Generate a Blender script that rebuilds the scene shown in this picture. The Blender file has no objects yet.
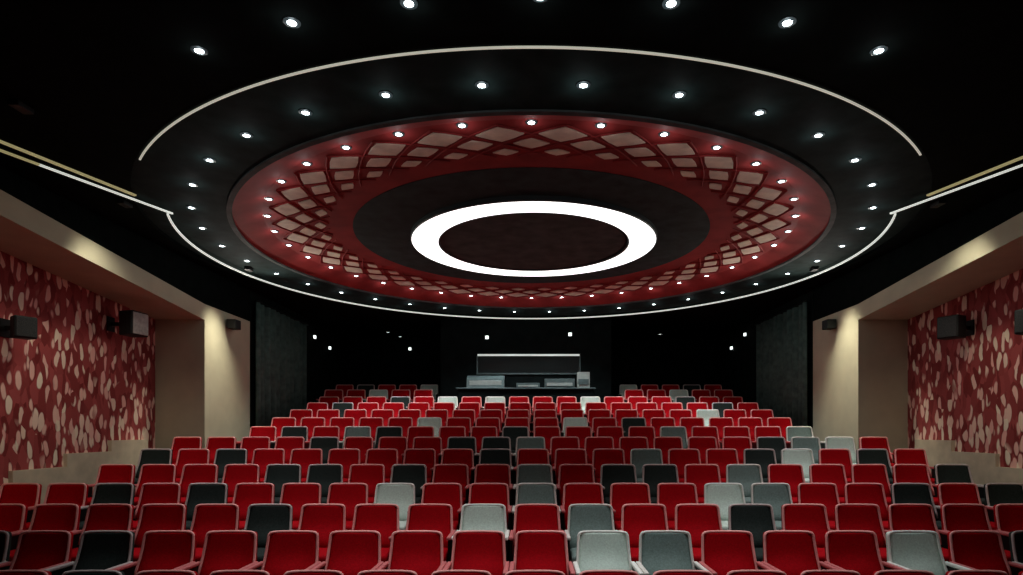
import bpy, bmesh, math, random
from mathutils import Vector, Matrix
random.seed(7)
S = bpy.context.scene
COL = S.collection
PI = math.pi
F = 608.0                      # focal length in pixels of the 1023 px wide frame

# ------------------------------------------------------------------ camera
cam_d = bpy.data.cameras.new('camera')
cam = bpy.data.objects.new('camera', cam_d)
COL.objects.link(cam)
cam.location = (0, 0, 0)
cam.rotation_euler = (PI / 2, 0, 0)
cam_d.sensor_width = 36
cam_d.lens = F / 1023 * 36
cam_d.shift_x = -0.0195
cam_d.shift_y = 0.1393
cam_d.clip_start = 0.05
S.camera = cam

# ------------------------------------------------------------------ world, exposure, main light levels
w = bpy.data.worlds.new('world'); S.world = w
w.use_nodes = True
w.node_tree.nodes['Background'].inputs[0].default_value = (0.5, 0.6, 0.6, 1)
w.node_tree.nodes['Background'].inputs[1].default_value = 0.01
S.view_settings.view_transform = 'Standard'
S.view_settings.look = 'None'
S.view_settings.gamma = 1
S.view_settings.use_curve_mapping = False
S.view_settings.exposure = 0.0

RING_E = 1.9        # emission of the big ring lamp
P_FRONT = 20        # watts of each downlight in the front ceiling
P_OUTER = 26         # outer circle
P_INNER = 20         # inner circle
P_WALL = 84         # wall washers added to brighten the side walls
CC = (0.0, 10.5)    # centre of the round ceiling

# ------------------------------------------------------------------ materials
def new_mat(name):
    m = bpy.data.materials.new(name); m.use_nodes = True
    nt = m.node_tree
    return m, nt, nt.nodes['Principled BSDF']

def mat(name, col, rough=0.7, metal=0.0, var=0.0, scale=30.0, bump=0.0, sheen=0.0, spec=0.3):
    m, nt, b = new_mat(name)
    b.inputs['Roughness'].default_value = rough
    b.inputs['Metallic'].default_value = metal
    b.inputs['Specular IOR Level'].default_value = spec
    if sheen:
        b.inputs['Sheen Weight'].default_value = sheen
        b.inputs['Sheen Roughness'].default_value = 0.4
        b.inputs['Sheen Tint'].default_value = (min(1, col[0]*2+.1), min(1, col[1]*2+.1), min(1, col[2]*2+.1), 1)
    tc = nt.nodes.new('ShaderNodeTexCoord')
    nz = nt.nodes.new('ShaderNodeTexNoise'); nz.inputs['Scale'].default_value = scale
    nz.inputs['Detail'].default_value = 4
    nt.links.new(tc.outputs['Object'], nz.inputs['Vector'])
    rp = nt.nodes.new('ShaderNodeValToRGB')
    lo = [max(0, c * (1 - var)) for c in col]; hi = [min(1, c * (1 + var)) for c in col]
    rp.color_ramp.elements[0].position = .3; rp.color_ramp.elements[1].position = .7
    rp.color_ramp.elements[0].color = (*lo, 1); rp.color_ramp.elements[1].color = (*hi, 1)
    nt.links.new(nz.outputs['Fac'], rp.inputs['Fac'])
    nt.links.new(rp.outputs['Color'], b.inputs['Base Color'])
    if bump:
        bp = nt.nodes.new('ShaderNodeBump'); bp.inputs['Strength'].default_value = bump
        bp.inputs['Distance'].default_value = 0.01
        nt.links.new(nz.outputs['Fac'], bp.inputs['Height'])
        nt.links.new(bp.outputs['Normal'], b.inputs['Normal'])
    return m

def emis(name, col, s):
    m, nt, b = new_mat(name)
    b.inputs['Base Color'].default_value = (*col, 1)
    b.inputs['Emission Color'].default_value = (*col, 1)
    b.inputs['Emission Strength'].default_value = s
    return m

M = {}
M['red'] = mat('red_velvet', (0.41, 0.002, 0.007), .8, spec=.06, var=.18, scale=60, bump=.15)
M['dark'] = mat('charcoal_velvet', (0.028, 0.037, 0.034), .8, spec=.06, var=.25, scale=60, bump=.15)
M['grey'] = mat('grey_green_velvet', (0.20, 0.27, 0.25), .8, spec=.06, var=.2, scale=60, bump=.15)
M['pale'] = mat('pale_grey_velvet', (0.64, 0.76, 0.68), .8, spec=.06, var=.12, scale=60, bump=.15)
M['red_rim'] = mat('red_piping', (0.95, 0.40, 0.37), .5, var=.05)  # rim tints lightened to imitate light on the backrest edges
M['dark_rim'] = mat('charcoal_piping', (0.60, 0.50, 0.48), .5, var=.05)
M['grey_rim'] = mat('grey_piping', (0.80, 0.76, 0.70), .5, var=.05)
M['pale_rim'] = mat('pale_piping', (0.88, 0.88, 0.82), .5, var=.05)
M['black_metal'] = mat('black_metal', (0.02, 0.02, 0.02), .45, .6)
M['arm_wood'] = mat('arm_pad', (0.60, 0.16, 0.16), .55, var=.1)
M['carpet'] = mat('carpet', (0.045, 0.006, 0.008), .95, var=.4, scale=80, bump=.3)
M['ceil'] = mat('ceiling_black', (0.005, 0.0075, 0.007), .9, var=.3, scale=6, spec=.02)
M['ceil_in'] = mat('ceiling_disc_black', (0.016, 0.028, 0.027), .8, var=.3, scale=5, spec=.03)
M['centre_dk'] = mat('rosette_disc_dark', (0.035, 0.055, 0.055), .8, var=.3, scale=4, spec=.1)
M['tan'] = mat('cream_plaster', (0.54, 0.51, 0.37), .8, var=.06, scale=3, spec=.15)
M['tan2'] = mat('cream_step_panel', (0.62, 0.53, 0.40), .8, var=.12, scale=5, spec=.15)
M['teal'] = mat('dark_teal_cloth', (0.08, 0.13, 0.115), .9, var=.3, scale=8, bump=.2)
M['back'] = mat('back_wall_black', (0.008, 0.013, 0.012), .9, var=.4, scale=4, spec=.05)
M['booth'] = mat('booth_dark_panel', (0.006, 0.009, 0.009), .85, spec=.05, var=.3, scale=4)
M['device'] = mat('grey_teal_device', (0.09, 0.13, 0.13), .5, var=.2, scale=10)
M['device_l'] = mat('light_grey_device', (0.35, 0.40, 0.38), .5, var=.1, scale=10)
M['spk'] = mat('speaker_black', (0.012, 0.014, 0.015), .6, var=.2, scale=20)
M['spk_grille'] = mat('speaker_grille', (0.03, 0.032, 0.034), .7, var=.4, scale=90, bump=.4)
M['spk_pale'] = mat('speaker_pale', (0.40, 0.38, 0.36), .6, var=.2, scale=20)
M['rosette_red'] = mat('rosette_red', (0.29, 0.034, 0.034), .75, var=.2, scale=3, spec=.15)
M['inlay'] = mat('beige_inlay', (0.88, 0.80, 0.66), .75, var=.15, scale=6, spec=.15)
M['rosette_dk'] = mat('rosette_centre', (0.075, 0.085, 0.085), .8, var=.3, scale=4, spec=.1)
M['lamp'] = emis('downlight_glow', (0.86, 0.97, 1.0), 14)
M['lamp_s'] = emis('small_lamp_glow', (0.90, 1.0, 0.96), 1.6)
M['ring'] = emis('ring_lamp_glow', (1.0, 0.985, 0.97), RING_E)
M['cove'] = emis('cove_strip_glow', (0.90, 0.90, 0.74), 0.40)
M['cove_far'] = emis('cove_strip_white', (0.88, 0.93, 0.85), 0.62)
M['cove_dim'] = emis('cove_strip_olive', (0.75, 0.68, 0.33), 0.28)
M['trim_metal'] = mat('downlight_trim', (0.05, 0.07, 0.075), .4, .3)
M['window_line'] = emis('booth_light_strip', (0.80, 0.90, 0.85), 0.55)
gm, nt, b = new_mat('booth_glass')
b.inputs['Base Color'].default_value = (0.02, 0.03, 0.03, 1); b.inputs['Roughness'].default_value = .35
b.inputs['Specular IOR Level'].default_value = .1
b.inputs['Transmission Weight'].default_value = .6
M['glass'] = gm

def pattern_mat():
    """red wall covering with upright cream and pink flecks"""
    m, nt, b = new_mat('red_flecked_wall_covering')
    N = nt.nodes; L = nt.links
    tc = N.new('ShaderNodeTexCoord')
    # wobble
    nz = N.new('ShaderNodeTexNoise'); nz.inputs['Scale'].default_value = 3.0
    L.new(tc.outputs['Object'], nz.inputs['Vector'])
    mix = N.new('ShaderNodeVectorMath'); mix.operation = 'MULTIPLY_ADD'
    mix.inputs[1].default_value = (.12, .12, .12)
    L.new(nz.outputs['Color'], mix.inputs[0]); L.new(tc.outputs['Object'], mix.inputs[2])
    mp = N.new('ShaderNodeMapping')
    mp.inputs['Scale'].default_value = (0.0, 10.5, 4.0)
    mp.inputs['Rotation'].default_value = (0.12, 0, 0)
    L.new(mix.outputs[0], mp.inputs['Vector'])
    vo = N.new('ShaderNodeTexVoronoi'); vo.inputs['Scale'].default_value = 1.0
    vo.inputs['Randomness'].default_value = .9
    L.new(mp.outputs[0], vo.inputs['Vector'])
    sep = N.new('ShaderNodeSeparateColor'); L.new(vo.outputs['Color'], sep.inputs[0])
    # share of cream cells varies over the wall in broad patches
    n2 = N.new('ShaderNodeTexNoise'); n2.inputs['Scale'].default_value = 1.1
    L.new(tc.outputs['Object'], n2.inputs['Vector'])
    sx = N.new('ShaderNodeSeparateXYZ'); L.new(tc.outputs['Object'], sx.inputs[0])
    low = N.new('ShaderNodeMapRange'); low.inputs['From Min'].default_value = -0.6
    low.inputs['From Max'].default_value = 2.0
    low.inputs['To Min'].default_value = 0.22; low.inputs['To Max'].default_value = -0.08
    L.new(sx.outputs['Z'], low.inputs['Value'])
    add = N.new('ShaderNodeMath'); add.operation = 'ADD'
    L.new(sep.outputs[0], add.inputs[0]); L.new(low.outputs[0], add.inputs[1])
    ad2 = N.new('ShaderNodeMath'); ad2.operation = 'MULTIPLY_ADD'; ad2.inputs[1].default_value = .5
    L.new(n2.outputs['Fac'], ad2.inputs[0]); L.new(add.outputs[0], ad2.inputs[2])
    gt = N.new('ShaderNodeMapRange'); gt.inputs['From Min'].default_value = .66
    gt.inputs['From Max'].default_value = .69
    L.new(ad2.outputs[0], gt.inputs['Value'])
    # keep only the inside of each cell
    ds = N.new('ShaderNodeMapRange'); ds.inputs['From Min'].default_value = .60
    ds.inputs['From Max'].default_value = .52
    L.new(vo.outputs['Distance'], ds.inputs['Value'])
    mul = N.new('ShaderNodeMath'); mul.operation = 'MULTIPLY'
    L.new(gt.outputs[0], mul.inputs[0]); L.new(ds.outputs[0], mul.inputs[1])
    redr = N.new('ShaderNodeValToRGB')
    redr.color_ramp.elements[0].color = (.20, .028, .028, 1)
    redr.color_ramp.elements[1].color = (.42, .085, .085, 1)
    L.new(sep.outputs[1], redr.inputs['Fac'])
    cr = N.new('ShaderNodeValToRGB')
    cr.color_ramp.elements[0].color = (.85, .45, .40, 1)
    cr.color_ramp.elements[1].color = (.92, .80, .64, 1)
    L.new(sep.outputs[2], cr.inputs['Fac'])
    mx = N.new('ShaderNodeMix'); mx.data_type = 'RGBA'
    L.new(mul.outputs[0], mx.inputs[0]); L.new(redr.outputs[0], mx.inputs[6]); L.new(cr.outputs[0], mx.inputs[7])
    L.new(mx.outputs[2], b.inputs['Base Color'])
    bp = N.new('ShaderNodeBump'); bp.inputs['Strength'].default_value = .4; bp.inputs['Distance'].default_value = .02
    L.new(mul.outputs[0], bp.inputs['Height']); L.new(bp.outputs['Normal'], b.inputs['Normal'])
    b.inputs['Roughness'].default_value = .8
    b.inputs['Specular IOR Level'].default_value = .15
    return m
M['pattern'] = pattern_mat()

# ------------------------------------------------------------------ helpers
def link(name, me, parent=None, mats=()):
    o = bpy.data.objects.new(name, me); COL.objects.link(o)
    if parent: o.parent = parent
    for m in mats: me.materials.append(m)
    return o

def obj(name, bm, m, parent=None, smooth=False, loc=None):
    me = bpy.data.meshes.new(name)
    bmesh.ops.recalc_face_normals(bm, faces=bm.faces)
    if smooth:
        for f in bm.faces: f.smooth = True
    bm.to_mesh(me); bm.free()
    o = link(name, me, parent, m if isinstance(m, (list, tuple)) else [m])
    if loc: o.location = loc
    return o

def tag(o, label=None, cat=None, group=None, kind=None):
    if label: o['label'] = label
    if cat: o['category'] = cat
    if group: o['group'] = group
    if kind: o['kind'] = kind
    return o

def struct(name, bm, m, smooth=False):
    return tag(obj(name, bm, m, smooth=smooth), kind='structure')

def empty(name, loc, rz=0):
    o = bpy.data.objects.new(name, None); COL.objects.link(o)
    o.location = loc; o.rotation_euler = (0, 0, rz); o.empty_display_size = .1
    return o

def box(bm, x0, x1, y0, y1, z0, z1, bevel=0):
    r = bmesh.ops.create_cube(bm, size=1)
    vs = r['verts']
    for v in vs:
        v.co = Vector(((x0+x1)/2 + v.co.x*(x1-x0), (y0+y1)/2 + v.co.y*(y1-y0), (z0+z1)/2 + v.co.z*(z1-z0)))
    if bevel:
        es = list({e for v in vs for e in v.link_edges})
        bmesh.ops.bevel(bm, geom=es, offset=bevel, segments=2, affect='EDGES', profile=.5)
    return bm

def nb(): return bmesh.new()

def hexa(bm, pts):
    """pts: 8 points, bottom 4 then top 4"""
    v = [bm.verts.new(p) for p in pts]
    for q in ((0,1,2,3),(4,5,6,7),(0,1,5,4),(1,2,6,5),(2,3,7,6),(3,0,4,7)):
        bm.faces.new([v[i] for i in q])

def cyl(bm, c, r, z0, z1, n=20, r2=None):
    r2 = r if r2 is None else r2
    a = [bm.verts.new((c[0]+r*math.cos(2*PI*i/n), c[1]+r*math.sin(2*PI*i/n), z0)) for i in range(n)]
    b = [bm.verts.new((c[0]+r2*math.cos(2*PI*i/n), c[1]+r2*math.sin(2*PI*i/n), z1)) for i in range(n)]
    for i in range(n): bm.faces.new((a[i], a[(i+1)%n], b[(i+1)%n], b[i]))
    bm.faces.new(a); bm.faces.new(b)

def lathe(bm, prof, n=128, a0=0.0, a1=2*PI, closed_prof=True):
    """revolve a closed (r,z) profile about z"""
    full = abs(a1-a0-2*PI) < 1e-6
    k = n if full else n+1
    rings = []
    for i in range(k):
        a = a0+(a1-a0)*i/n
        rings.append([bm.verts.new((r*math.cos(a), r*math.sin(a), z)) for r, z in prof])
    m = len(prof)
    for i in range(n):
        A = rings[i]; B = rings[(i+1) % k]
        for j in range(m if closed_prof else m-1):
            bm.faces.new((A[j], A[(j+1)%m], B[(j+1)%m], B[j]))
    if not full and closed_prof:
        bm.faces.new(rings[0]); bm.faces.new(rings[-1])

def tube(bm, pts, r, n=6):
    rings = []
    for i, p in enumerate(pts):
        p = Vector(p)
        d = (Vector(pts[min(i+1, len(pts)-1)])-Vector(pts[max(i-1, 0)])).normalized()
        up = Vector((0, 1, 0)) if abs(d.y) < .9 else Vector((1, 0, 0))
        s = d.cross(up).normalized(); t = s.cross(d)
        rings.append([bm.verts.new(p+s*r*math.cos(2*PI*k/n)+t*r*math.sin(2*PI*k/n)) for k in range(n)])
    for A, B in zip(rings, rings[1:]):
        for k in range(n): bm.faces.new((A[k], A[(k+1)%n], B[(k+1)%n], B[k]))
    bm.faces.new(rings[0]); bm.faces.new(rings[-1])

def copy_tree(o, parent=None):
    c = o.copy(); COL.objects.link(c)
    if parent: c.parent = parent
    for ch in o.children: copy_tree(ch, c)
    return c

# ------------------------------------------------------------------ rows
SH = 0.90                                     # height of a backrest above its own step
TOPS = {-1: 572, 0: 532, 1: 505, 2: 484, 3: 465, 4: 449.5, 5: 437.5, 6: 427, 7: 418, 8: 410, 9: 403, 10: 397, 11: 390, 12: 385}
YK = {k: 5.91+.948*k for k in TOPS}
ZK = {k: (430-TOPS[k])*YK[k]/F for k in TOPS}
FZ = {k: ZK[k]-SH for k in TOPS}
XW, XI, YP = 6.93, 6.02, 11.2                 # side wall, pilaster inner face, pilaster front
H0 = 3.0                                      # ceiling
YB = 20.0                                     # back wall

# ------------------------------------------------------------------ floor: stepped tiers
bm = nb()
zb = FZ[-1]-.6
box(bm, -XW, XW, -1.6, YK[-1]-.70, zb, FZ[-1]-.12)
for k in range(-1, 13):
    y0 = YK[k]-.70; y1 = YK[k]+.248 if k < 12 else YB
    hw = XW if y0 < YP else XI
    if k == 5:
        box(bm, -XW, XW, y0, YP, zb, FZ[k]); box(bm, -XI, XI, YP, y1, zb, FZ[k])
    else:
        box(bm, -hw, hw, y0, y1, zb, FZ[k])
struct('floor', bm, M['carpet'])

# ------------------------------------------------------------------ ceiling with a round opening
def ceiling_with_hole(R, z0, z1):
    bm = nb(); n = 144
    x0, x1, y0, y1 = -XW-.3-CC[0], XW+.3-CC[0], -1.6-CC[1], YB+.2-CC[1]
    ci, co = [], []
    for i in range(n):
        a = 2*PI*(i+.5)/n; c, s = math.cos(a), math.sin(a)
        t = min((x1 if c > 0 else x0)/c, (y1 if s > 0 else y0)/s)
        ci.append((R*c, R*s)); co.append((t*c, t*s))
    lay = {}
    for nm, z in (('b', z0), ('t', z1)):
        lay[nm] = ([bm.verts.new((x+CC[0], y+CC[1], z)) for x, y in ci], [bm.verts.new((x+CC[0], y+CC[1], z)) for x, y in co])
    for i in range(n):
        j = (i+1) % n
        for nm in 'bt':
            I, O = lay[nm]
            bm.faces.new((I[i], I[j], O[j], O[i]))
        bm.faces.new((lay['b'][0][i], lay['b'][0][j], lay['t'][0][j], lay['t'][0][i]))
    return bm
struct('ceiling', ceiling_with_hole(5.78, H0, H0+.35), M['ceil'])

# round ceiling feature: dark band, red lattice band, dark centre
ros = empty('ceiling_rosette', (CC[0], CC[1], H0))
tag(ros, 'huge round red and black ceiling rosette with beige lozenge lattice', 'ceiling rosette')
bm = nb(); lathe(bm, [(5.78, .05), (4.68, .055), (4.68, .12), (5.78, .12)], 144)
obj('outer_band', bm, M['ceil_in'], ros)
bm = nb(); lathe(bm, [(4.68, .05), (4.25, .195), (2.94, .26), (2.94, .30), (4.25, .26), (4.68, .12)], 144)
obj('red_band', bm, M['rosette_red'], ros, smooth=False)
bm = nb(); lathe(bm, [(4.71, .035), (4.64, .035), (4.64, .06), (4.71, .06)], 144)
obj('band_edge_molding', bm, M['rosette_dk'], ros)
bm = nb(); cyl(bm, (0, 0), 2.96, .25, .30, 144)
obj('centre_disc', bm, M['centre_dk'], ros)
bm = nb(); cyl(bm, (0, 0), 1.60, .20, .25, 96)
obj('centre_panel', bm, M['rosette_dk'], ros)

def zred(r): return .195+(4.25-r)/(4.25-2.94)*.065
bm = nb()
NL = 36
for (r, hr, hw, off) in ((3.92, .175, .265, 0), (3.68, .125, .205, .5), (3.45, .085, .15, 0)):
    for i in range(NL):
        a = 2*PI*(i+off)/NL+PI/2+PI/NL
        rad = Vector((math.cos(a), math.sin(a), 0)); tan = Vector((-math.sin(a), math.cos(a), 0))
        pts = []
        for (u, v) in ((-1, 0), (-.52, .56), (0, 1), (.52, .56), (1, 0), (.52, -.56), (0, -1), (-.52, -.56)):
            p = rad*(r+v*hr)+tan*(u*hw)
            pts.append(p)
        lo = [bm.verts.new((p.x, p.y, zred(p.length)-.012)) for p in pts]
        hi = [bm.verts.new((p.x, p.y, zred(p.length)+.01)) for p in pts]
        bm.faces.new(lo)
        for j in range(8): bm.faces.new((lo[j], lo[(j+1)%8], hi[(j+1)%8], hi[j]))
obj('lozenge_inlay', bm, M['inlay'], ros)
# crossing ribs of the lattice
bm = nb()
for i in range(NL):
    for sg in (-1, 1):
        a0 = 2*PI*i/NL+PI/2-sg*PI/NL; a1 = a0+sg*2*PI/NL*1.78
        P = []
        for t in range(7):
            q = t/6; a = a0+(a1-a0)*q; r = 4.16-(4.16-3.32)*q
            P.append((r*math.cos(a), r*math.sin(a), zred(r)-.008))
        tube(bm, P, .010, 4)
obj('lattice_rib', bm, M['rosette_red'], ros)

# white ring lamp
rl = empty('ring_lamp', (CC[0]+.04, CC[1], H0))
tag(rl, 'large glowing white ring lamp in the middle of the ceiling rosette', 'ceiling lamp')
bm = nb(); lathe(bm, [(1.63, .175), (2.07, .175), (2.07, .20), (1.63, .20)], 128)
obj('diffuser', bm, M['ring'], rl)
bm = nb(); lathe(bm, [(1.60, .19), (1.63, .17), (1.63, .25), (1.60, .25)], 128)
lathe(bm, [(2.07, .17), (2.09, .19), (2.09, .25), (2.07, .25)], 128)
obj('housing', bm, M['trim_metal'], rl)

# ------------------------------------------------------------------ cove light lines
def arc_strip(name, c, R, a0, a1, z, wd, m, label, th=.02):
    bm = nb(); lathe(bm, [(R-wd/2, z-th), (R+wd/2, z-th), (R+wd/2, z), (R-wd/2, z)], 120, a0, a1)
    o = obj(name, bm, m); o.location = (c[0], c[1], 0)
    return tag(o, label, 'cove light', 'cove light strips of the ceiling')
arc_strip('cove_light', CC, 5.745, -PI/2-math.radians(49), -PI/2+math.radians(47.5), H0+.0, .019, M['cove'],
          'thin cream light line curving along the near edge of the round ceiling', .012)
KA = math.radians(115)
arc_strip('cove_light', (CC[0], CC[1]+.25), 5.55, PI/2-KA, PI/2+KA, H0-.0, .022, M['cove_far'],
          'thin white light line curving round the far half of the ceiling circle', .028)
def straight(p0, p1, wd, m, label):
    bm = nb()
    a = Vector((*p0, 0)); b_ = Vector((*p1, 0)); d = (b_-a).normalized(); s = Vector((-d.y, d.x, 0))*wd/2
    z0, z1 = H0-.02, H0
    hexa(bm, [(*(a-s).xy, z0), (*(b_-s).xy, z0), (*(b_+s).xy, z0), (*(a+s).xy, z0),
              (*(a-s).xy, z1), (*(b_-s).xy, z1), (*(b_+s).xy, z1), (*(a+s).xy, z1)])
    return tag(obj('cove_light', bm, m), label, 'cove light', 'cove light strips of the ceiling')
for sg, nm in ((-1, 'left'), (1, 'right')):
    straight((sg*4.96, 8.40), (sg*5.55, 6.85), .028, M['cove_far'], f'short white light line between circle and {nm} wall, inner of two')
    straight((sg*5.55, 6.85), (sg*6.75, 3.6), .034, M['cove_dim'], f'olive yellow light line continuing the white {nm} line forward to the frame')
    straight((sg*5.05, 7.75), (sg*6.35, 3.6), .040, M['cove_dim'], f'olive yellow light line running forward on the {nm}, inner of the pair')

# ------------------------------------------------------------------ downlights
def make_downlight(r=.036):
    t = empty('downlight', (0, 0, 0))
    bm = nb(); lathe(bm, [(r+.004, -.012), (r+.03, -.006), (r+.03, 0), (r+.004, 0)], 20); obj('trim_ring', bm, M['trim_metal'], t)
    bm = nb(); cyl(bm, (0, 0), r, -.010, -.002, 16); obj('lens', bm, M['lamp'], t)
    return t
dl0 = make_downlight(.033); dl_in = make_downlight(.034)
used = {id(dl0): False, id(dl_in): False}
def put_dl(proto, x, y, z, label, group, watts, spot=2.3, rad=.05, col=(0.92, .98, 1.0), tilt=None):
    if not used[id(proto)]: used[id(proto)] = True; o = proto
    else: o = copy_tree(proto)
    o.location = (x, y, z); tag(o, label, 'ceiling light', group)
    if watts:
        ld = bpy.data.lights.new('downlight_beam', 'SPOT'); ld.energy = watts; ld.spot_size = spot; ld.spot_blend = .8
        ld.shadow_soft_size = rad; ld.color = col
        lo = bpy.data.objects.new('downlight_beam', ld); COL.objects.link(lo); lo.parent = o; lo.location = (0, 0, -.03)
        if tilt: lo.rotation_euler = tilt
        pd = bpy.data.lights.new('lens_glow', 'POINT'); pd.energy = .35; pd.shadow_soft_size = .03; pd.color = col
        po = bpy.data.objects.new('lens_glow', pd); COL.objects.link(po); po.parent = o; po.location = (0, 0, -.09)
    return o
ORD = ['first', 'second', 'third', 'fourth', 'fifth', 'sixth', 'seventh', 'eighth', 'ninth', 'tenth', 'eleventh', 'twelfth',
       'thirteenth', 'fourteenth', 'fifteenth', 'sixteenth', 'seventeenth', 'eighteenth', 'nineteenth', 'twentieth', 'twenty-first']
for i in range(7):
    a = math.radians(8.4*(i-3)); x, y = .06+6.3*math.sin(a), 10.5-6.3*math.cos(a)
    where = 'middle' if i == 3 else f"{ORD[i if i < 3 else 6-i]} from the {'left' if i < 3 else 'right'}"
    put_dl(dl0, x, y, H0, f'white downlight in the black ceiling before the circle, {where} of seven', 'downlights in front of the round ceiling', P_FRONT, 1.25)
def ring_labels(n, a0, R, what):
    out = []
    for i in range(n):
        a = a0+2*PI*i/n
        out.append((a, R*math.sin(a), -R*math.cos(a)))
    return out
def ring_desc(a, n):
    d = (math.degrees(a)+180) % 360-180
    side = 'left' if d < 0 else 'right'
    k = int(round(abs(d)/(360/n)-.01))
    if abs(d) < 1: return 'at its nearest point'
    if abs(d) > 179: return 'at its farthest point'
    if abs(d) <= 90: return f'{ORD[max(0, k-1 if abs(d) % 10 < 1 else int(abs(d)//10))]} {side} of its nearest point'
    e = 180-abs(d)
    return f'{ORD[max(0, int(round(e/10))-1 if e % 10 < 1 or e % 10 > 9 else int(e//10))]} {side} of its farthest point'
for i in range(36):
    a = math.radians(5+10*i)
    put_dl(dl0, 5.15*math.sin(a)+.01, 10.5-5.15*math.cos(a), H0+.05,
           f'cool white downlight in the black outer circle, {ring_desc(a, 36)}', 'downlights in the black outer circle', P_OUTER*(3.6 if math.cos(a) < -.5 else 1), 1.05 if math.cos(a) > -.5 else 1.5)
for i in range(36):
    a = math.radians(10*i)
    r = 4.19
    put_dl(dl_in, r*math.sin(a), 10.5-r*math.cos(a), H0+zred(r),
           f'small white downlight in the red ceiling band, {ring_desc(a, 36)}', 'downlights in the red ceiling band', P_INNER, 1.2, col=(1, .93, .93))
# small lamps in the dark rear ceiling
k = 0
rear = [(388, 332), (660, 334), (400, 336.5)]
names = {388: 'left of the middle', 487: 'above the left end of the booth window', 570: 'above the right end of the booth window',
         660: 'above the right seat block', 743: 'near the right curtain', 318: 'near the left curtain', 400: 'above the left seat block'}
for (px, py) in rear:
    yy = H0*F/(430-py); x = (px-531.4)*yy/F
    o = copy_tree(dl0)
    for c in list(o.children):
        if c.type == 'LIGHT': bpy.data.objects.remove(c)
        elif c.name.startswith('lens'):
            me = c.data.copy(); me.materials[0] = M['lamp_s']; c.data = me; c.scale = (1.5, 1.5, 1)
    o.location = (x, min(yy, YB-.15), H0)
    tag(o, f'tiny dim downlight in the rear ceiling {names[px]}', 'ceiling light', 'dim downlights in the rear ceiling')

# ------------------------------------------------------------------ side walls
def zbeam(y): return 2.03+(YP-y)*.0947          # lower edge of the sloping beam
for sg, side in ((-1, 'left'), (1, 'right')):
    X = lambda a: sg*a
    def B(bm, a0, a1, y0, y1, z0, z1, bev=0):
        box(bm, min(X(a0), X(a1)), max(X(a0), X(a1)), y0, y1, z0, z1, bev)
    bm = nb(); B(bm, XW, XW+.2, -1.6, YP, zb, H0+.1)
    struct(f'wall_{side}', bm, M['pattern'])
    # rear side wall, from the pilaster back
    bm = nb(); B(bm, XI, XI+.2, 13.0, YB+.2, zb, H0)
    struct(f'wall_{side}_rear', bm, M['back'])
    # pilaster: front face and receding side face
    bm = nb(); B(bm, XI, XW+.2, YP, 13.0, zb, 2.32)
    p = struct('trim_%d' % (1 if sg < 0 else 3), bm, M['tan'])
    # sloping beam along the wall
    bm = nb()
    y0, y1 = -1.6, YP
    def bt(y): return min(H0-.002, zbeam(y)+.29)
    ys = [y0, YP-(H0-2.32)/.0947, y1]
    for ya, yb in zip(ys, ys[1:]):
        hexa(bm, [(X(XI), ya, min(zbeam(ya), 2.62+0*ya) if False else zbeam(ya)), (X(XW), ya, zbeam(ya)), (X(XW), yb, zbeam(yb)), (X(XI), yb, zbeam(yb)),
                  (X(XI), ya, bt(ya)+.0005), (X(XW), ya, bt(ya)+.0005), (X(XW), yb, bt(yb)), (X(XI), yb, bt(yb))])
    struct('trim_%d' % (2 if sg < 0 else 4), bm, M['tan'])
    # dark bulkhead above beam and pilaster
    bm = nb()
    ya = ys[1]
    hexa(bm, [(X(XI+.02), ya, bt(ya)), (X(XW), ya, bt(ya)), (X(XW), YP, bt(YP)), (X(XI+.02), YP, bt(YP)),
              (X(XI+.02), ya, H0), (X(XW), ya, H0), (X(XW), YP, H0), (X(XI+.02), YP, H0)])
    B(bm, XI+.02, XW, YP, 13.0, 2.32, H0)
    struct('trim_%d' % (5 if sg < 0 else 6), bm, M['ceil'])
    # stepped cream panel along the foot of the wall
    bm = nb()
    for kk in range(-1, 6):
        a = YK[kk]-.70; e = min(YK[kk]+.248, YP)
        B(bm, XW-.06, XW, a, e, FZ[kk], FZ[kk]+.86)
    struct('baseboard_%s' % side, bm, M['tan2'])

bm = nb(); box(bm, -XW-.2, XW+.2, YB, YB+.2, zb, H0+.3); struct('wall_back', bm, M['back'])
bm = nb(); box(bm, -XW-.2, XW+.2, -1.8, -1.6, zb, H0+.3); struct('wall_front', bm, M['back'])

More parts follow.
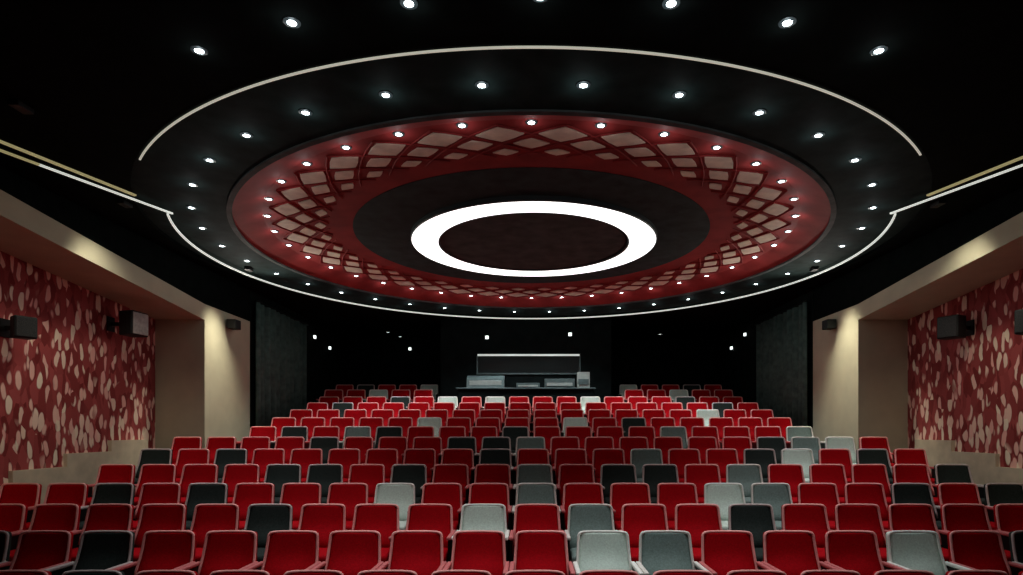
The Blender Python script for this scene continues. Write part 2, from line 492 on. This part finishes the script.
# ------------------------------------------------------------------ curtains behind the pilasters
for sg, side in ((-1, 'left'), (1, 'right')):
    bm = nb(); n = 110; z0, z1 = FZ[7]-.0, 2.75
    pr = []
    for i in range(n+1):
        y = 13.05+3.0*i/n
        pr.append((sg*(XI-.10-.05*math.sin(i*.62)-.02*math.sin(i*.23+1)), y))
    def fz(y):
        kk = [k for k in range(-1, 13) if YK[k]-.70 <= y]
        return FZ[max(kk)]+.02
    A = [bm.verts.new((x, y, fz(y))) for x, y in pr]; Bv = [bm.verts.new((x, y, z1)) for x, y in pr]
    A2 = [bm.verts.new((x+sg*.02, y, fz(y))) for x, y in pr]; B2 = [bm.verts.new((x+sg*.02, y, z1)) for x, y in pr]
    for i in range(n):
        bm.faces.new((A[i], A[i+1], Bv[i+1], Bv[i])); bm.faces.new((A2[i], A2[i+1], B2[i+1], B2[i]))
        bm.faces.new((A[i], A[i+1], A2[i+1], A2[i])); bm.faces.new((Bv[i], Bv[i+1], B2[i+1], B2[i]))
    for i in (0, n): bm.faces.new((A[i], A2[i], B2[i], Bv[i]))
    t = empty('curtain', (sg*(XI-.08), 14.5, FZ[7]))
    tag(t, f'dark teal pleated curtain on the {side} side wall behind the cream pilaster', 'curtain', 'teal side curtains')
    o = obj('drape', bm, M['teal'], t, smooth=True); o.location = -Vector(t.location)
    bm = nb(); tube(bm, [(sg*(XI-.10), 12.98+.06, 2.78), (sg*(XI-.10), 16.1, 2.78)], .02, 8)
    for yy in (13.2, 14.6, 16.0): box(bm, min(sg*(XI-.1), sg*XI), max(sg*(XI-.1), sg*XI), yy-.02, yy+.02, 2.77, 2.79)
    o = obj('curtain_rail', bm, M['black_metal'], t); o.location = -Vector(t.location)

# ------------------------------------------------------------------ seats
def back_half_width(t):
    hw = .262-.030*t
    R = .075                                  # corner rounding, in t
    if t > 1-R:
        q = (t-(1-R))/R
        hw -= .036*(1-math.sqrt(max(0, 1-q*q)))
    return hw
def front_y(t, u):
    return -.10+.10*t-.085*math.exp(-((t-.16)/.26)**2)*(1-.5*u*u)-.03*u**4
ZB0, ZB1 = .42, SH
def seat_backrest():
    bm = nb(); nt_, nu = 16, 10
    ts = [0, .04]+[i/12 for i in range(1, 11)]+[.89, .92, .95, .975, .99, 1.0]
    front, back = [], []
    for t in ts:
        hw = back_half_width(t); z = ZB0+(ZB1-ZB0)*t
        fr, bk = [], []
        for j in range(nu+1):
            u = -1+2*j/nu
            edge = .02*(abs(u) > .99)
            fr.append(bm.verts.new((hw*u, front_y(t, u)+edge+(.02 if t > .985 else 0), z)))
            bk.append(bm.verts.new((hw*u, -.10+.10*t+.055-(.02 if abs(u) > .99 else 0), z)))
        front.append(fr); back.append(bk)
    for i in range(len(ts)-1):
        for j in range(nu):
            bm.faces.new((front[i][j], front[i][j+1], front[i+1][j+1], front[i+1][j]))
            bm.faces.new((back[i][j], back[i][j+1], back[i+1][j+1], back[i+1][j]))
        for j in (0, nu): bm.faces.new((front[i][j], front[i+1][j], back[i+1][j], back[i][j]))
    for i in (0, -1):
        for j in range(nu): bm.faces.new((front[i][j], front[i][j+1], back[i][j+1], back[i][j]))
    return bm
def seat_lit_edge():  # thin tube whose pale tint carries the brightness of lit backrest edges
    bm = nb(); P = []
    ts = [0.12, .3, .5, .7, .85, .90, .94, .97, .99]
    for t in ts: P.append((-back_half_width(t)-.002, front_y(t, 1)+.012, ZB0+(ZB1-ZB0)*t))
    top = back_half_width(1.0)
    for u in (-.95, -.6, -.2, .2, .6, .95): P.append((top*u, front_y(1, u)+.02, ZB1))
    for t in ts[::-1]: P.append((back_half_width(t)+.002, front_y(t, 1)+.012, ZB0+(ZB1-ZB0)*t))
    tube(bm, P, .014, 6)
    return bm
def seat_cushion():
    bm = nb(); box(bm, -.245, .245, -.66, -.20, .36, .46, .028)
    for v in bm.verts:
        if v.co.z > .45: v.co.z += .012*(1-(v.co.x/.245)**2)
    return bm
def seat_arm(s):
    bm = nb(); box(bm, s*.275-.022, s*.275+.022, -.56, -.08, .60, .635, .012); return bm
def seat_side(s):
    bm = nb()
    box(bm, s*.275-.014, s*.275+.014, -.50, -.14, .28, .60, .006)
    box(bm, s*.275-.014, s*.275+.014, -.40, -.20, .012, .28)
    box(bm, s*.275-.020, s*.275+.020, -.50, -.10, .0, .014)
    return bm
meshes = {}
def make_seat(kind):
    t = empty('cinema_seat', (0, 0, 0))
    def part(name, bmf, m, smooth=False):
        key = (name, kind)
        o = obj(name, bmf, m, t, smooth); return o
    part('backrest', seat_backrest(), M[kind], True)
    part('piping', seat_lit_edge(), M[kind+'_rim'], True)
    part('seat_cushion', seat_cushion(), M[kind], True)
    for s in (-1, 1):
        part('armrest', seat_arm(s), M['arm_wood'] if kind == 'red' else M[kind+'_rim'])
        part('side_support', seat_side(s), M['black_metal'])
    return t
NM = {'R': 'red', 'D': 'dark', 'G': 'grey', 'W': 'pale'}
DESC = {'R': 'red', 'D': 'charcoal', 'G': 'grey-green', 'W': 'pale grey'}
protos = {}; proto_used = {}

ROWS = {   # row: (px centre of seat 0, first index, colours)
    -1: (535, -7, 'RDRRRRRRRRRRRRR'),
    0: (541, -9, 'DRDRRRRRRRWGRRRWRD'),
    1: (537, -10, 'RRRRRDRRRWRGRRDRRRRR'),
    2: (536, -11, 'RRDRDRRRWRRGRRRWGRRDRD'),
    3: (534.5, -10, 'RRRRDDRDRRGRDDRGRRRRD'),
    4: (533, -10, 'DRDRRRRRRDRRRGRRDWRDR'),
    5: (530.5, -10, 'RRRRDRRRDDGRRRRRRDGWR'),
    6: (515.5, -8, 'RDRGDRRRDRRRRGRRRG'),
    7: (517, -9, 'RRRRRRWRRRRWRDRRRRRR'[:19]),
    8: (518, -9, 'RRRRRRRRRRRRRRRRWRRRR'[:20]),
    9: (520, -9, 'RRDRRRRRRRRRRRRRRDR'),
    10: (519, -9, 'RRRRDRWRWRRRWRRRDRRR'),
}
xs_all = {}
for k, (px, i0, cs) in ROWS.items():
    x0 = (px-531.4)/F*YK[k]
    lst = [(x0+.6*(i0+j), c) for j, c in enumerate(cs)]
    if k >= 6: lst = [(x, c) for x, c in lst if abs(x) < 5.62]
    xs_all[k] = lst
for k, pat in ((11, 'RRWRR'), (12, 'RDRRW')):
    xs_all[k] = [(-5.3+.6*j, c) for j, c in enumerate(pat)]+[(2.75+.6*j, c) for j, c in enumerate(pat[::-1])]

for k, lst in xs_all.items():
    n = len(lst)
    for j, (x, c) in enumerate(lst):
        if c not in protos:
            protos[c] = o = make_seat(NM[c])
        else:
            o = copy_tree(protos[c])
        o.location = (x, YK[k], FZ[k])
        if j <= (n-1)//2: pos = f'{ORD[j]} from the left end'
        else: pos = f'{ORD[n-1-j]} from the right end'
        tag(o, f'{DESC[c]} cinema seat, {pos} of the {ORD[k+1]} row from the front', 'seat', 'tiered rows of cinema seats')

# ------------------------------------------------------------------ projection booth at the back
bx0, bx1, by = -2.46, 2.16, 16.45
wx0, wx1, wz0, wz1 = (478-531.4)/F*by, (579-531.4)/F*by, (430-373)/F*by, (430-356)/F*by
bm = nb()
box(bm, bx0, wx0, by, by+.12, FZ[11], H0); box(bm, wx1, bx1, by, by+.12, FZ[11], H0)
box(bm, wx0, wx1, by, by+.12, FZ[11], wz0); box(bm, wx0, wx1, by, by+.12, wz1, H0)
box(bm, bx0, bx0+.1, by+.12, YB, FZ[11], H0); box(bm, bx1-.1, bx1, by+.12, YB, FZ[11], H0)
struct('wall_booth', bm, M['booth'])
bm = nb()
box(bm, wx0-.04, wx1+.04, by-.03, by, wz0-.04, wz0); box(bm, wx0-.04, wx0, by-.03, by, wz0, wz1); box(bm, wx1, wx1+.04, by-.03, by, wz0, wz1)
wn = struct('window_1', bm, M['device'])
bm = nb(); box(bm, wx0, wx1, by+.04, by+.05, wz0, wz1); obj('pane', bm, M['glass'], wn)
bm = nb(); box(bm, wx0-.01, wx1+.01, by-.05, by, wz1, wz1+.045)
tag(obj('light_strip', bm, M['window_line']), 'straight pale light strip above the projection booth window', 'strip light')
# control counter in front of the booth
cd = empty('control_counter', (-.1, by-.30, FZ[11]))
tag(cd, 'dark control counter under the projection booth window', 'counter')
zc = (430-387)/F*15.9
bm = nb(); box(bm, -1.85, 1.75, -.02, .22, 0, zc-FZ[11]-.04, .01); obj('counter_body', bm, M['booth'], cd)
bm = nb(); box(bm, -1.9, 1.8, -.06, .26, zc-FZ[11]-.04, zc-FZ[11], .01); obj('counter_top', bm, M['device'], cd)
def device(name, x0, x1, h, m, label, cat, slope=False):
    t = empty(name, ((x0+x1)/2, by-.20, zc))
    hw = (x1-x0)/2
    bm = nb()
    if slope: hexa(bm, [(-hw, -.14, 0), (hw, -.14, 0), (hw, .12, 0), (-hw, .12, 0), (-hw, -.08, h*.7), (hw, -.08, h*.7), (hw, .12, h), (-hw, .12, h)])
    else: box(bm, -hw, hw, -.08, .10, 0, h, .008)
    obj('housing', bm, m, t)
    bm = nb(); box(bm, -hw*.85, hw*.85, -.10 if not slope else -.125, -.08 if not slope else -.10, h*.2, h*.55, .003)
    obj('front_panel', bm, M['device_l'] if m is M['device'] else M['device'], t)
    tag(t, label, cat)
device('mixing_console', -1.72, -.72, .34, M['device'], 'teal grey sloped console at the left of the booth counter', 'console', True)
device('equipment_box', .35, 1.15, .24, M['device'], 'low grey-green equipment box on the right of the booth counter', 'equipment')
device('equipment_box', 1.22, 1.55, .42, M['device_l'], 'small light grey box at the right end of the booth counter', 'equipment')
device('equipment_box', -.4, .22, .13, M['device'], 'flat dark box at the centre of the booth counter', 'equipment')

# rear wall marker lamps
for (px, py, lab, yy) in ((410, 349, 'back wall over the left seat block', YB-.04), (487, 337.5, 'booth front above the left window end', by-.02),
                      (570, 334.5, 'booth front above the right window end', by-.02),
                      (318, 337, 'left side wall behind the teal curtain', 16.75), (331, 348, 'left side wall above the last rows', 18.0),
                      (743, 334.5, 'right side wall behind the teal curtain', 17.0), (730, 348, 'right side wall above the last rows', 18.15)):
    x = (px-531.4)/F*yy; z = (430-py)/F*yy
    t = empty('wall_lamp', (x, yy+.03, z)); tag(t, f'tiny bright spot lamp on the dark {lab}', 'wall lamp', 'tiny lamps at the back')
    if 'side wall' in lab: t.location = (math.copysign(XI, x), yy+.03, z); t.rotation_euler = (0, 0, math.copysign(math.radians(60), -x))
    bm = nb(); box(bm, -.045, .045, -.05, 0, -.06, .06, .01); obj('housing', bm, M['black_metal'], t)
    bm = nb(); box(bm, -.045, .045, -.07, -.05, -.045, .045, .008); obj('lens', bm, M['lamp_s'], t)

# ------------------------------------------------------------------ wall speakers
def speaker(sg, y, z, label, pale=False, s=1.0):
    t = empty('wall_speaker', (sg*XW, y, z)); tag(t, label, 'speaker', 'wall mounted surround speakers')
    a = math.radians(8 if pale else 28)*sg                    # turned towards the audience
    def put(name, bm, m, sm=False):
        o = obj(name, bm, m, t, sm); o.location = (-sg*.30*s, 0, 0); o.rotation_euler = (0, 0, a); return o
    w_, h_, d_ = .40*s, .44*s, .30*s
    bm = nb(); box(bm, -.02*s if sg < 0 else -d_+.02*s, d_-.02*s if sg < 0 else .02*s, -w_/2, w_/2, -h_/2, h_/2, .02)
    for v in bm.verts:                        # taper to the back
        q = abs(v.co.x)/d_
        if (v.co.x < .05*s) == (sg < 0): v.co.y *= .8
    put('cabinet', bm, M['spk'])
    fx = (d_-.02*s) if sg < 0 else -(d_-.02*s)
    bm = nb(); box(bm, min(fx, fx-sg*.015), max(fx, fx-sg*.015), -w_*.44, w_*.44, -h_*.44, h_*.44, .005)
    put('grille', bm, M['spk_pale'] if pale else M['spk_grille'])
    bm = nb(); box(bm, min(0, -sg*.30*s), max(0, -sg*.30*s), -.03, .03, -.03, .03, .005)
    box(bm, min(0, -sg*.02), max(0, -sg*.02), -.09, .09, -.12, .12, .004)
    obj('bracket', bm, M['black_metal'], t)
speaker(-1, 8.0, 1.34, 'black speaker on the left red wall, nearer the camera', False, .65)
speaker(-1, 10.0, 1.74, 'black speaker with pale front on the left red wall beside the pilaster', True, .9)
speaker(1, 9.6, 1.61, 'black speaker on the right red wall beside the cream pilaster', False, .8)
speaker(1, 8.1, 1.44, 'black speaker on the right red wall, cut by the frame', False, .75)

# ------------------------------------------------------------------ wall washers added on the ceiling to light walls and pilasters
def washer(sg, y, x=5.6, watts=P_WALL, tgt=(6.6, 0, .4), label='', cone=1.35, z=H0):
    t = empty('wall_washer', (sg*x, y, z)); tag(t, label, 'ceiling light', 'wall washer fixtures')
    bm = nb(); box(bm, -.05, .05, -.09, .09, -.05, 0, .008); obj('housing', bm, M['black_metal'], t)
    ld = bpy.data.lights.new('washer_beam', 'SPOT'); ld.energy = watts; ld.spot_size = cone; ld.spot_blend = 1.0
    ld.shadow_soft_size = .12; ld.color = (1.0, .93, .74)
    lo = bpy.data.objects.new('washer_beam', ld); COL.objects.link(lo); lo.parent = t; lo.location = (0, 0, -.08)
    d = Vector((sg*tgt[0]-sg*x, tgt[1], tgt[2]-H0)); lo.rotation_euler = d.to_track_quat('-Z', 'Y').to_euler()
for sg, side in ((-1, 'left'), (1, 'right')):
    washer(sg, 5.6, 4.7, P_WALL*1.3, (6.93, 1.0, .5), f'small black wall washer on the ceiling by the {side} wall, nearest the camera')
    washer(sg, 8.0, 5.35, P_WALL, (6.93, 1.2, .3), f'small black wall washer on the ceiling before the {side} pilaster')
    washer(sg, 11.44, 5.32, P_WALL*3.4, (6.10, .1, .1), f'small black wall washer on the ceiling beside the {side} pilaster', 1.1, H0+.05)
    # fixture box on the pilaster's inner face; upward beam added to brighten the rosette
    t = empty('pilaster_uplight', (sg*XI, 12.05, 2.10)); tag(t, f'small dark uplight box high on the {side} cream pilaster side face', 'uplight', 'pilaster uplights')
    bm = nb(); box(bm, -.09, .09, -.12, .12, -.10, .08, .01); o = obj('housing', bm, M['spk'], t); o.location = (-sg*.12, 0, 0)
    bm = nb(); box(bm, -.03, .03, -.04, .04, -.05, .05); o = obj('bracket', bm, M['black_metal'], t); o.location = (-sg*.02, 0, 0)
    ld = bpy.data.lights.new('uplight_beam', 'SPOT'); ld.energy = 120; ld.spot_size = 2.0; ld.spot_blend = 1; ld.shadow_soft_size = .1; ld.color = (1, .9, .8)
    lo = bpy.data.objects.new('uplight_beam', ld); COL.objects.link(lo); lo.parent = t; lo.location = (-sg*.22, 0, .12)
    lo.rotation_euler = Vector((-sg*4.2, -3.2, 1.15)).to_track_quat('-Z', 'Y').to_euler()
